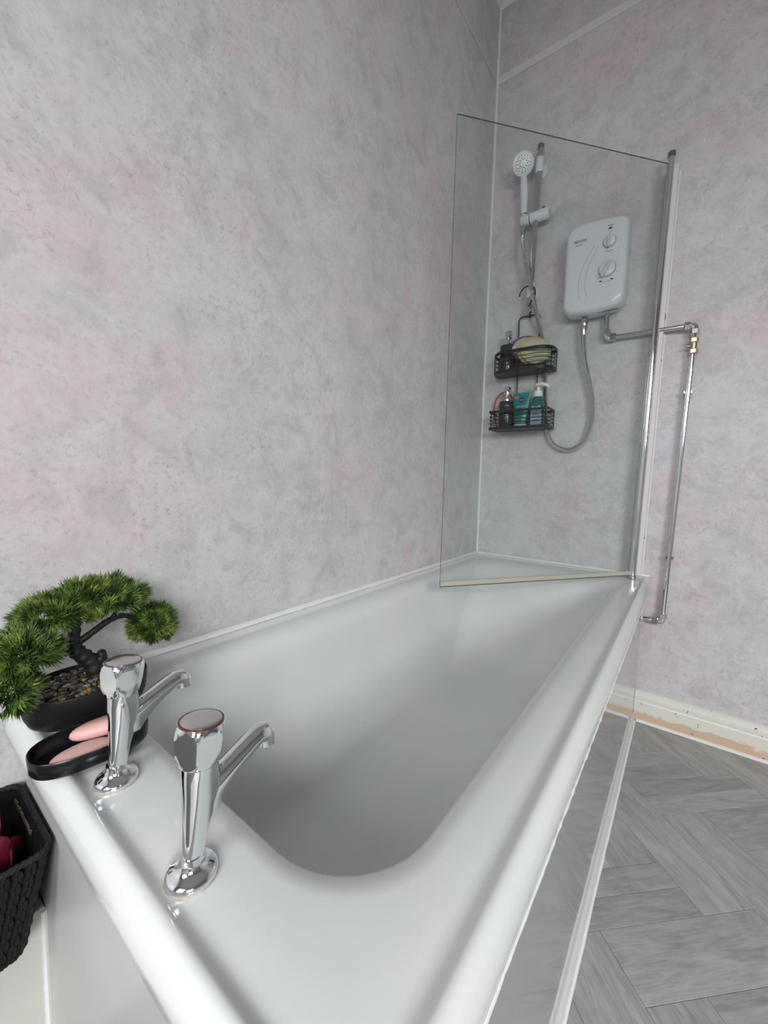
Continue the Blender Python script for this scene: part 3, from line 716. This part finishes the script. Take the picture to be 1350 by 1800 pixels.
def dial(cx, cz, r, ang, name):
    mt = Matrix.Translation((cx, FY, cz)) @ Matrix.Rotation(R(90), 4, 'X')
    k = MB().lathe([(r, 0), (r, .003), (r*.93, .007), (r*.85, .008)], 32, mt).build(name, 'white_plastic', unit, angle=45)
    MB().tube([mt @ Vector((r*1.03*math.cos(2*math.pi*i/40), r*1.03*math.sin(2*math.pi*i/40), .0005)) for i in range(40)], .0011, 6, closed=True).build('dial_groove', 'grey_line', k)
    m2 = mt @ Matrix.Rotation(ang, 4, 'Z')
    q = [(-r*1.25, 0), (-r*.95, -r*.26), (r*.85, -r*.16), (r*.95, 0), (r*.85, r*.16), (-r*.95, r*.26)]
    MB().rings([[m2 @ Vector((x, y, z)) for x, y in q] for z in (.004, .017)]).build('dial_grip', 'knob_grey', k, smooth=False, bevel=.001)
    return k
dial(.505, 1.806, .0205, R(90), 'upper_dial')
dial(.503, 1.710, .0275, R(62), 'lower_dial')
text_part('logo', 'TRITON', .0125, (.405, FY-.0004, 1.836), 'navy', unit)
text_part('logo', 'enrich', .0105, (.402, FY-.0004, 1.824), 'grey_line', unit, shear=.2)
MB().box(.500, .511, FY-.0006, FY+.001, 1.8495, 1.8545).build('indicator_light', 'dark_print', unit, smooth=False)
def mark(name, x0, x1, z0, z1, m='grey_line'): MB().box(x0, x1, FY-.0005, FY+.001, z0, z1).build(name, m, unit, smooth=False)
mark('print_line', .495, .516, 1.862, 1.8635); mark('print_line', .502, .509, 1.838, 1.8395); mark('print_line', .492, .517, 1.771, 1.773); mark('print_line', .492, .516, 1.664, 1.6655)
mark('print_mark', .480, .488, 1.668, 1.672, 'navy'); mark('print_mark', .517, .525, 1.668, 1.672, 'navy')
for i in range(9):
    a = R(205-i*29); rr_ = .0365
    MB().lathe([(.0012, 0), (.0012, .0008)], 8, Matrix.Translation((.503+rr_*math.cos(a), FY+.0002, 1.710+rr_*math.sin(a))) @ Matrix.Rotation(R(90), 4, 'X')).build('dial_dot', 'grey_line', unit)
MB().tube(catmull([(.470, FY+.0002, 1.800), (.448, FY+.0002, 1.760), (.434, FY+.0004, 1.712), (.430, FY+.0004, 1.665), (.440, FY+.0008, 1.625)], 8), .0007, 5).build('front_line', 'grey_line', unit)
MB().tube(catmull([(.455, FY+.0002, 1.805), (.428, FY+.0002, 1.760), (.411, FY+.0004, 1.700), (.408, FY+.0004, 1.650), (.415, FY+.0008, 1.622)], 8), .0007, 5).build('front_line', 'grey_line', unit)
MB().box(.470, .545, 1.636, 1.639, 1.5665, 1.5695).build('vent_slot', 'rubber', unit, smooth=False)
MB().lathe([(.003, 0), (.003, .0012)], 10, Matrix.Translation((.385, 1.65, 1.5725))).build('screw', 'steel_dark', unit)
MB().lathe([(.0085, 0), (.0085, .012)], 6, Matrix.Translation((.428, 1.655, 1.5585))).build('hose_outlet', 'rubber', unit)

# ------------------------------------------------------------------ pipework
pipe = thing('water_pipe', 'chrome surface water pipe running from shower unit down to the bath panel', 'pipe', (.757, 1.672, .40))
PY = 1.672
e1, e2, e3, pend = Vector((.507, PY, 1.478)), Vector((.779, PY, 1.472)), Vector((.756, PY, .414)), Vector((PANX+.0005, PY, .4135))
def seg(name, a, b, r=.0085, m='chrome', parent=pipe, n=16): return MB().tube([a, b], r, n).build(name, m, parent)
seg('pipe_length', Vector((.503, PY, 1.572)), e1, m='chrome_soft')
seg('pipe_length', e1, e2, m='chrome_soft'); seg('pipe_length', e2, Vector((.778, PY, 1.375))); seg('pipe_length', Vector((.778, PY, 1.375)), e3); seg('pipe_length', e3, pend, m='chrome_soft')
def nut(c, d, r=.0145, l=.014, m='chrome_soft'):
    d = Vector(d).normalized(); q = d.to_track_quat('Z', 'Y').to_matrix().to_4x4()
    return MB().lathe([(r*.8, -l/2-.003), (r, -l/2), (r, l/2), (r*.8, l/2+.003)], 6, Matrix.Translation(c) @ q).build('compression_nut', m, pipe, angle=25)
def elbow(c, d1, d2):
    d1, d2 = Vector(d1).normalized(), Vector(d2).normalized()
    pts = [Vector(c)+d1*.020, Vector(c)+d1*.012]+[Vector(c)+d1*.012*(1-t)**2+d2*.012*t*t for t in (.3, .5, .7)]+[Vector(c)+d2*.012, Vector(c)+d2*.020]
    MB().tube(pts, .0118, 16).build('elbow', 'chrome', pipe)
    nut(Vector(c)+d1*.022, d1); nut(Vector(c)+d2*.022, d2)
elbow(e1, (0, 0, 1), (1, 0, 0)); elbow(e2, (-1, 0, 0), (0, 0, -1)); elbow(e3, (0, 0, 1), (-1, 0, 0))
seg('valve_body', Vector((.779, PY, 1.425)), Vector((.7785, PY, 1.378)), .0105, 'brass')
for z in (1.420, 1.383): nut(Vector((.779, PY, z)), (0, 0, 1), .0142, .012, 'brass')
MB().lathe([(.005, 0), (.005, .010), (.0035, .011)], 12, Matrix.Translation((.770, PY-.004, 1.402)) @ Matrix.Rotation(R(-90), 4, 'Y')).build('valve_screw', 'brass', pipe)
for z, x in ((1.245, .7745), (.655, .7615)):
    b = MB().box(x-.013, x+.013, 1.684, 1.6995, z-.005, z+.005)
    for s_ in (-1, 1): b.box(x+s_*.0105-.002, x+s_*.0105+.002, 1.664, 1.684, z-.005, z+.005)
    b.build('pipe_clip', 'chrome_soft', pipe, smooth=False, bevel=.001)
nut(Vector((.693, PY, .4135)), (1, 0, 0), .0100, .004, 'white_trim')

# ------------------------------------------------------------------ riser rail, slider, hand shower, hose
rail = thing('shower_rail', 'chrome riser rail with white brackets on the end wall', 'shower rail', (.21, 1.7, 1.63))
r_b, r_t = Vector((.2085, 1.655, 1.640)), Vector((.222, 1.655, 2.285))
MB().tube([r_b, r_t], .0120, 20).build('rail', 'chrome_soft', rail)
def bracket(t, name='bracket'):
    c = r_b.lerp(r_t, t); dv = (r_t-r_b).normalized()
    o = MB().tube([c-dv*.029, c-dv*.027, c+dv*.027, c+dv*.029], [.0145, .0158, .0158, .0145], 24).build(name, 'white_plastic', rail, angle=50)
    MB().rings([[Vector((c.x+w*math.cos(a), y, c.z+hh*math.sin(a))) for a in [2*math.pi*k/24 for k in range(24)]] for w, hh, y in ((.020, .030, 1.6995), (.020, .030, 1.692), (.0130, .022, 1.684), (.012, .020, 1.662))]).build('wall_mount', 'white_plastic', o, angle=40)
    return o
bracket(.885); bracket(.125)
MB().tube([r_t-(r_t-r_b)*.018, r_t+Vector((0, 0, .004))], .0132, 20).build('rail_cap', 'steel_dark', rail)
MB().tube([r_b-Vector((0, 0, .006)), r_b+(r_t-r_b)*.065], .0138, 20).build('rail_cap', 'chrome_soft', rail)
sc = r_b.lerp(r_t, .578)
sl = MB().tube([sc+Vector((-.021, 0, 0)), sc+Vector((-.020, 0, 0)), sc+Vector((.050, 0, 0)), sc+Vector((.054, 0, 0))], [.0195, .0215, .0215, .017], 28).build('slider', 'white_plastic', rail, angle=50)
MB().tube([sc+Vector((-.0235, 0, 0)), sc+Vector((-.0205, 0, 0))], .0195, 28).build('slider_joint', 'rubber', sl)
hold = MB().tube([sc+Vector((-.062, -.001, .001)), sc+Vector((-.058, -.001, .001)), sc+Vector((-.024, 0, 0))], [.016, .0205, .0205], 28).build('handset_cradle', 'white_plastic', sl, angle=50)
MB().lathe([(.0065, 0), (.0065, .008), (.004, .010)], 12, Matrix.Translation(sc+Vector((.030, 0, .020)))).build('release_button', 'rubber', sl)
hs = thing('hand_shower', 'white round-faced hand shower held in the rail cradle', 'shower head', (.166, 1.652, 2.0))
hc = Vector((sc.x-.0495, 1.652, sc.z)); 
htop = Vector((.1635, 1.640, 2.155)); head_c = Vector((.1635, 1.622, 2.222))
MB().tube(catmull([hc+Vector((0, 0, .018)), hc+Vector((-.0007, -.004, .07)), hc+Vector((-.0012, -.0075, .115)), htop+Vector((.001, 0, 0)), htop+Vector((0, -.004, .028))], 6), [.0125+.003*math.sin(i/24*3.1) for i in range(25)], 20).build('handle', 'white_plastic', hs)
MB().tube([hc+Vector((0, 0, .0215)), hc+Vector((0, 0, .027))], .0135, 20).build('collar', 'rubber', hs)
hd = (Vector((.42, -.80, -.42))).normalized(); hq = Matrix.Translation(head_c) @ hd.to_track_quat('Z', 'Y').to_matrix().to_4x4()
sh = MB().lathe([(.014, -.026), (.026, -.022), (.037, -.013), (.0425, -.004), (.0435, .002), (.0425, .006), (.036, .0085), (.0, .0095)][:-1], 40, hq).build('head', 'white_plastic', hs, angle=50)
MB().lathe([(.0335, .0080), (.0335, .0092), (.015, .0105), (.004, .0108)], 40, hq).build('spray_face', 'white_cap', sh)
nz = MB()
for n_, rad, el in ((10, .0145, .0021), (10, .0205, .0016), (14, .0265, .0014), (20, .0300, .0011)):
    for k in range(n_):
        a = 2*math.pi*(k+.3*(rad > .02))/n_; nz.ell(hq @ Vector((rad*math.cos(a), rad*math.sin(a), .0096)), el*1.15, el*1.15, .0024, 8, 5)
tag(nz.build('nozzles', 'rubber', sh), 'rings of grey spray nozzles', kind='stuff')

hose_pts = [(.1665, 1.652, 1.995), (.167, 1.648, 1.955), (.172, 1.640, 1.915), (.190, 1.634, 1.840), (.207, 1.630, 1.780), (.225, 1.632, 1.708), (.240, 1.640, 1.638), (.258, 1.668, 1.555), (.269, 1.686, 1.48), (.280, 1.688, 1.377), (.289, 1.689, 1.26), (.298, 1.688, 1.165), (.308, 1.684, 1.118), (.327, 1.680, 1.087), (.352, 1.678, 1.066), (.384, 1.676, 1.055), (.416, 1.676, 1.060), (.444, 1.675, 1.080), (.464, 1.674, 1.116), (.474, 1.673, 1.165), (.475, 1.672, 1.215), (.468, 1.670, 1.275), (.455, 1.668, 1.330), (.440, 1.664, 1.390), (.431, 1.660, 1.450), (.427, 1.657, 1.505), (.428, 1.655, 1.545)]
hose = thing('shower_hose', 'ribbed chrome shower hose looping from shower unit up to the hand shower', 'hose', (.384, 1.676, 1.055))
hp = catmull(hose_pts, 22)
hp2 = []; acc = 0; step = .0019; last = hp[0]; hp2.append(last)
for p in hp[1:]:
    while (p-last).length >= step:
        last = last+(p-last).normalized()*step; hp2.append(last.copy())
MB().tube(hp2, [.0095 if i % 2 else .0082 for i in range(len(hp2))], 10).build('hose_tube', 'hose', hose, angle=30)
def cone(a, b, r0, r1, n=20): return MB().tube([a, a.lerp(b, .15), a.lerp(b, .85), b], [r0*.95, r0, r1, r1*.95], n)
cone(Vector(hose_pts[-1])+Vector((0, 0, .013)), Vector(hose_pts[-1])+Vector((0, 0, -.012)), .0135, .0130, 12).build('hose_nut', 'chrome_soft', hose, angle=30)
cone(Vector(hose_pts[-1])+Vector((0, 0, -.010)), Vector(hose_pts[-1])+Vector((-.0008, .001, -.045)), .0120, .0105).build('hose_sleeve', 'chrome_soft', hose)
cone(Vector(hose_pts[0])+Vector((0, 0, -.004)), Vector(hose_pts[1])+Vector((0, 0, -.004)), .0118, .0105).build('hose_sleeve', 'chrome_soft', hose)

# ------------------------------------------------------------------ wire caddy
cad = thing('shower_caddy', 'black two-tier wire caddy hooked on the shower rail', 'caddy', (.205, 1.64, 1.13))
YF, YBk = 1.582, 1.686
fr_y = 1.684
FX0, FX1 = .158, .247
fr = MB().tube(catmull([(FX0+.008, fr_y, 1.15), (FX0+.006, fr_y, 1.30), (FX0+.003, fr_y, 1.45), (FX0, fr_y, 1.60)], 4)+[Vector((FX0, fr_y, 1.618)), Vector((FX0+.004, fr_y, 1.627)), Vector((FX0+.012, fr_y, 1.631)), Vector((FX1-.012, fr_y, 1.631)), Vector((FX1-.004, fr_y, 1.627)), Vector((FX1, fr_y, 1.618))]+catmull([(FX1, fr_y, 1.60), (FX1+.001, fr_y, 1.45), (FX1+.003, fr_y, 1.30), (FX1+.004, fr_y, 1.15)], 4), .0028, 8).build('wire_frame', 'black_wire', cad)
# hook over the bottom rail bracket
hx, hz = .206, 1.700
hk = [Vector((hx, fr_y-.004, 1.631)), Vector((hx, 1.662, 1.642)), Vector((hx+.006, 1.640, 1.655)), Vector((hx+.020, 1.632, 1.670))]+[Vector((hx+.033*math.cos(a), 1.632, hz+.033*math.sin(a))) for a in [R(-38+k*11) for k in range(21)]]
MB().tube(catmull(hk[:4], 4)[:-1]+hk[4:], .0024, 8).build('hook', 'black_wire', cad)
MB().ell((hx, fr_y-.004, 1.626), .005, .005, .007, 10, 6).build('hook_stop', 'black_wire', cad)
def tray(name, x0, x1, zb, zt, rc, nw, band):
    def loop(z, d=0.): return [Vector((x, y, z)) for x, y in rrect(x0+d, x1-d, YF+d, YBk-d, (rc, rc, .006, .006), 8, 4)]
    base = MB().rings([loop(zb-.002), loop(zb+.010), loop(zb+.010, .0022), loop(zb+.0025, .0022)], True, True).build(name, 'black_wire', cad, angle=50)
    MB().rings([loop(zt-band), loop(zt), loop(zt, .002), loop(zt-band, .002)], closed=True).build('rim_band', 'black_wire', base, angle=50)
    for k in range(nw):
        z = zb+.010+(zt-band-zb-.010)*(k+1)/(nw+1)
        MB().tube([p for p in loop(z, .0015)], .0017, 6, closed=True).build('side_wire', 'black_wire', base)
    for (x, y) in ((x0+.010 if rc < .02 else x0+.007, YF+.004 if rc < .02 else YF+.036), (x1-.010 if rc < .02 else x1-.007, YF+.004 if rc < .02 else YF+.036), (x0+.002, YBk-.010), (x1-.002, YBk-.010)):
        MB().tube([(x, y, zb), (x, y, zt-.002)], .0020, 6).build('upright_wire', 'black_wire', base)
    return base
tray('upper_tray', .076, .328, 1.382, 1.470, .066, 3, .013)
tray('lower_tray', .080, .330, 1.143, 1.222, .010, 3, .010)

# ------------------------------------------------------------------ things in the caddy
def dispenser(loc, label):
    t = thing('soap_dispenser', label, 'soap dispenser', loc, 'dark pump dispensers in the caddy')
    b = MB(); mt = Matrix.Translation(loc)
    MB().lathe([(.029, 0), (.032, .002), (.033, .006), (.033, .092), (.0325, .094)], 36, mt).build('body', 'dispenser', t)
    MB().lathe([(.0338, .0945), (.0338, .116), (.0325, .1185), (.012, .120)], 36, mt).build('lid', 'dispenser', t, angle=30)
    MB().lathe([(.0130, .120), (.0130, .130), (.0095, .132), (.0085, .147), (.0085, .149)], 24, mt).build('collar', 'chrome', t, angle=30)
    MB().lathe([(.0085, .148), (.0150, .150), (.0152, .153), (.0152, .178), (.0140, .181), (.008, .182)], 28, mt).build('pump_head', 'chrome', t, angle=30)
    MB().tube([mt @ Vector((0, -.008, .158)), mt @ Vector((0, -.022, .157)), mt @ Vector((0, -.030, .152))], [.004, .0038, .0034], 10).build('spout', 'chrome', t)
    return t
dispenser((.131, 1.640, 1.3848), 'dark grey pump dispenser with chrome top on the upper caddy tray')
dispenser((.140, 1.636, 1.1458), 'dark grey pump dispenser with chrome top on the lower caddy tray')

def disc_sponge(c, nx, rx, rz, th, layers, scl, name, label, cat='sponge'):
    """upright puffy disc; layers = [(from,to,material,part)] through its thickness"""
    t = thing(name, label, cat, (c[0], c[1], c[2]-rz)); d = Vector(nx).normalized(); q = d.to_track_quat('Z', 'Y').to_matrix().to_4x4()
    for (a, b, m, pn), (sk, shx) in zip(layers, scl):
        rr = []
        for i in range(9):
            s_ = a+(b-a)*i/8; k = math.sqrt(max(0, 1-(2*s_-1)**4))*(1 if 0 < i < 8 else .96)
            ring = []
            for j in range(40):
                an = 2*math.pi*j/40; wob = 1+.025*math.sin(5*an+a*9)+.015*math.sin(11*an)
                ring.append(Matrix.Translation(c) @ q @ Vector((rz*sk*k*wob*math.cos(an), rx*sk*k*wob*math.sin(an), (s_-.5)*th))+Vector((shx, 0, -abs(shx)*.8)))
            rr.append(ring)
        MB().rings(rr).build(pn, m, t, angle=60)
    return t
disc_sponge((.210, 1.656, 1.487), (.50, -.80, .12), .052, .074, .026, [(.02, .55, 'purple', 'purple_side'), (.50, .98, 'lilac', 'mesh_side')], ((1.03, 0), (.94, .006)), 'bath_puff', 'round purple and lilac bath sponge behind the yellow one on the upper tray')
disc_sponge((.246, 1.628, 1.464), (.42, -.85, .10), .058, .068, .038, [(.02, .55, 'yellow', 'sponge_side'), (.5, .98, 'pale_sponge', 'loofah_side')], ((1.0, 0), (.90, .008)), 'body_sponge', 'fat yellow and cream loofah sponge on the upper caddy tray')
# red-edged pad
pad = thing('exfoliating_pad', 'oval pale pink pad with red piping at the end of the lower tray', 'pad', (.112, 1.669, 1.1465))
def pad_loop(k): return [Vector((.112+.046*k*math.cos(a)*(1 if math.sin(a) > 0 else .94), 1.674, 1.239+(.076 if math.sin(a) > 0 else .088)*k*math.sin(a))) for a in [2*math.pi*i/44 for i in range(44)]]
lp = pad_loop(.96); MB().rings([[p+Vector((0, -.003, 0)) for p in pad_loop(.6)], [p+Vector((0, -.003, 0)) for p in lp], [p+Vector((0, .003, 0)) for p in lp], [p+Vector((0, .003, 0)) for p in pad_loop(.6)]]).build('pad_cloth', 'blush', pad)
MB().tube(pad_loop(1.), .0045, 8, closed=True).build('piping', 'red', pad)
# squeeze tube
tb = thing('squeeze_tube', 'teal squeeze tube with a round blue logo standing on its white cap', 'tube', (.205, 1.628, 1.1458))
TC = (.205, 1.628)
rr = []
for z, hx_, hy_ in ((.0175, .026, .0155), (.030, .0285, .0160), (.06, .031, .0140), (.09, .0335, .0105), (.12, .0355, .006), (.136, .0365, .0020), (.150, .0365, .0014)):
    rr.append([Vector((TC[0]+hx_*math.cos(2*math.pi*k/32), TC[1]+hy_*math.sin(2*math.pi*k/32), 1.1458+z)) for k in range(32)])
MB().rings(rr).build('tube_body', 'teal', tb)
MB().rings([[Vector((TC[0]+.0265*s_*math.cos(2*math.pi*k/32), TC[1]+.0160*s_*math.sin(2*math.pi*k/32), 1.1458+z)) for k in range(32)] for s_, z in ((.97, 0), (1, .002), (1, .0155), (.96, .017))]).build('cap', 'white_cap', tb)
tilt = math.degrees(math.atan2(.0140, .075))
def tube_y(z): # front surface of the tube at height z above its foot, at mid width
    zs = (.0175, .030, .06, .09, .12, .136, .150); ys = (.0155, .0160, .0140, .0105, .006, .0020, .0014)
    for i in range(6):
        if zs[i] <= z <= zs[i+1]: return TC[1]-(ys[i]+(ys[i+1]-ys[i])*(z-zs[i])/(zs[i+1]-zs[i]))
    return TC[1]-.016
zl = .118; mt = Matrix.Translation((TC[0]+.004, tube_y(zl)-.0006, 1.1458+zl)) @ Matrix.Rotation(R(90-8), 4, 'X')
MB().lathe([(.0115, -.002), (.0115, .0008), (.011, .001)], 32, mt).build('logo_disc', 'logo_blue', tb)
text_part('logo_text', 'NIVEA', .0068, (TC[0]+.004, tube_y(zl)-.0022, 1.1458+zl), 'print_white', tb, 82)
text_part('print_text', 'SKIN CLEAR', .0068, (TC[0]+.004, tube_y(.090)-.0016, 1.1458+.090), 'print_white', tb, 82)
MB().box(-.012, .012, -.0012, .0012, -.001, .0006, Matrix.Translation((TC[0]+.004, tube_y(.079), 1.1458+.079)) @ Matrix.Rotation(R(82), 4, 'X')).build('print_line', 'print_white', tb, smooth=False)
MB().box(-.0085, .0085, -.0055, .0055, -.002, .0012, Matrix.Translation((TC[0]-.020, tube_y(.130)+.0012, 1.1458+.130)) @ Matrix.Rotation(R(74), 4, 'X')).build('print_patch', 'print_orange', tb, smooth=False)
# pump bottle
pbt = thing('pump_bottle', 'dark teal pump bottle with white pump head and pale blue label', 'bottle', (.272, 1.634, 1.1458))
BC = (.272, 1.634)
def bsec(hx_, hy_, z, e=.6): 
    out = []
    for k in range(40):
        c, s_ = math.cos(2*math.pi*k/40), math.sin(2*math.pi*k/40)
        out.append(Vector((BC[0]+hx_*abs(c)**e*(1 if c >= 0 else -1), BC[1]+hy_*abs(s_)**e*(1 if s_ >= 0 else -1), 1.1458+z)))
    return out
MB().rings([bsec(.026, .017, 0), bsec(.029, .020, .003), bsec(.0295, .0205, .03), bsec(.030, .021, .07), bsec(.029, .0205, .085), bsec(.025, .018, .106, .75), bsec(.019, .0155, .122, .9), bsec(.0145, .014, .130, 1)]).build('bottle_body', 'teal_dark', pbt)
mb = Matrix.Translation((BC[0], BC[1], 1.1458))
MB().lathe([(.0165, .127), (.0175, .129), (.0175, .149), (.0160, .1515)], 32, mb).build('pump_collar', 'white_cap', pbt, angle=30)
ph = MB().lathe([(.0075, .150), (.0075, .166), (.0115, .168), (.0120, .170), (.0120, .178), (.0105, .180)], 24, mb).build('pump_stem', 'white_cap', pbt, angle=30)
MB().rings([[Vector((BC[0]+x, BC[1]-.012+w*c_, 1.1458+z+hh*s_)) for c_, s_ in [(math.cos(2*math.pi*k/16), math.sin(2*math.pi*k/16)) for k in range(16)]] for x, w, z, hh in ((-.008, .008, .174, .005), (.0, .011, .1755, .0075), (.018, .011, .1755, .0085), (.036, .010, .170, .0090), (.044, .008, .164, .0085), (.048, .005, .159, .006))]).build('pump_nozzle', 'white_cap', ph)
def label_plate(s, m, pn, yo):
    pts = [(-.0195, .008), (.0195, .008), (.0195, .070)]+[(.0195*math.cos(R(a)), .074+.022*math.sin(R(a))) for a in range(0, 181, 15)]+[(-.0195, .070)]
    cz_ = .05
    rr = [[Vector((BC[0]+x*s, BC[1]-.0212-yo+dy+(max(0, (z-.078))*.16), 1.1458+cz_+(z-cz_)*(s if s > .99 else .97))) for x, z in pts] for dy in (0, .0022)]
    MB().rings(rr).build(pn, m, pbt, smooth=False)
label_plate(1.0, 'label_edge', 'label_border', 0); label_plate(.92, 'label_blue', 'label', .0005)
for k, z in enumerate((.058, .050, .042, .030, .024)):
    MB().box(BC[0]-.013, BC[0]+(.012 if k % 2 else .006), BC[1]-.0222, BC[1]-.0214, 1.1458+z, 1.1458+z+.002).build('print_line', 'teal_dark', pbt, smooth=False)
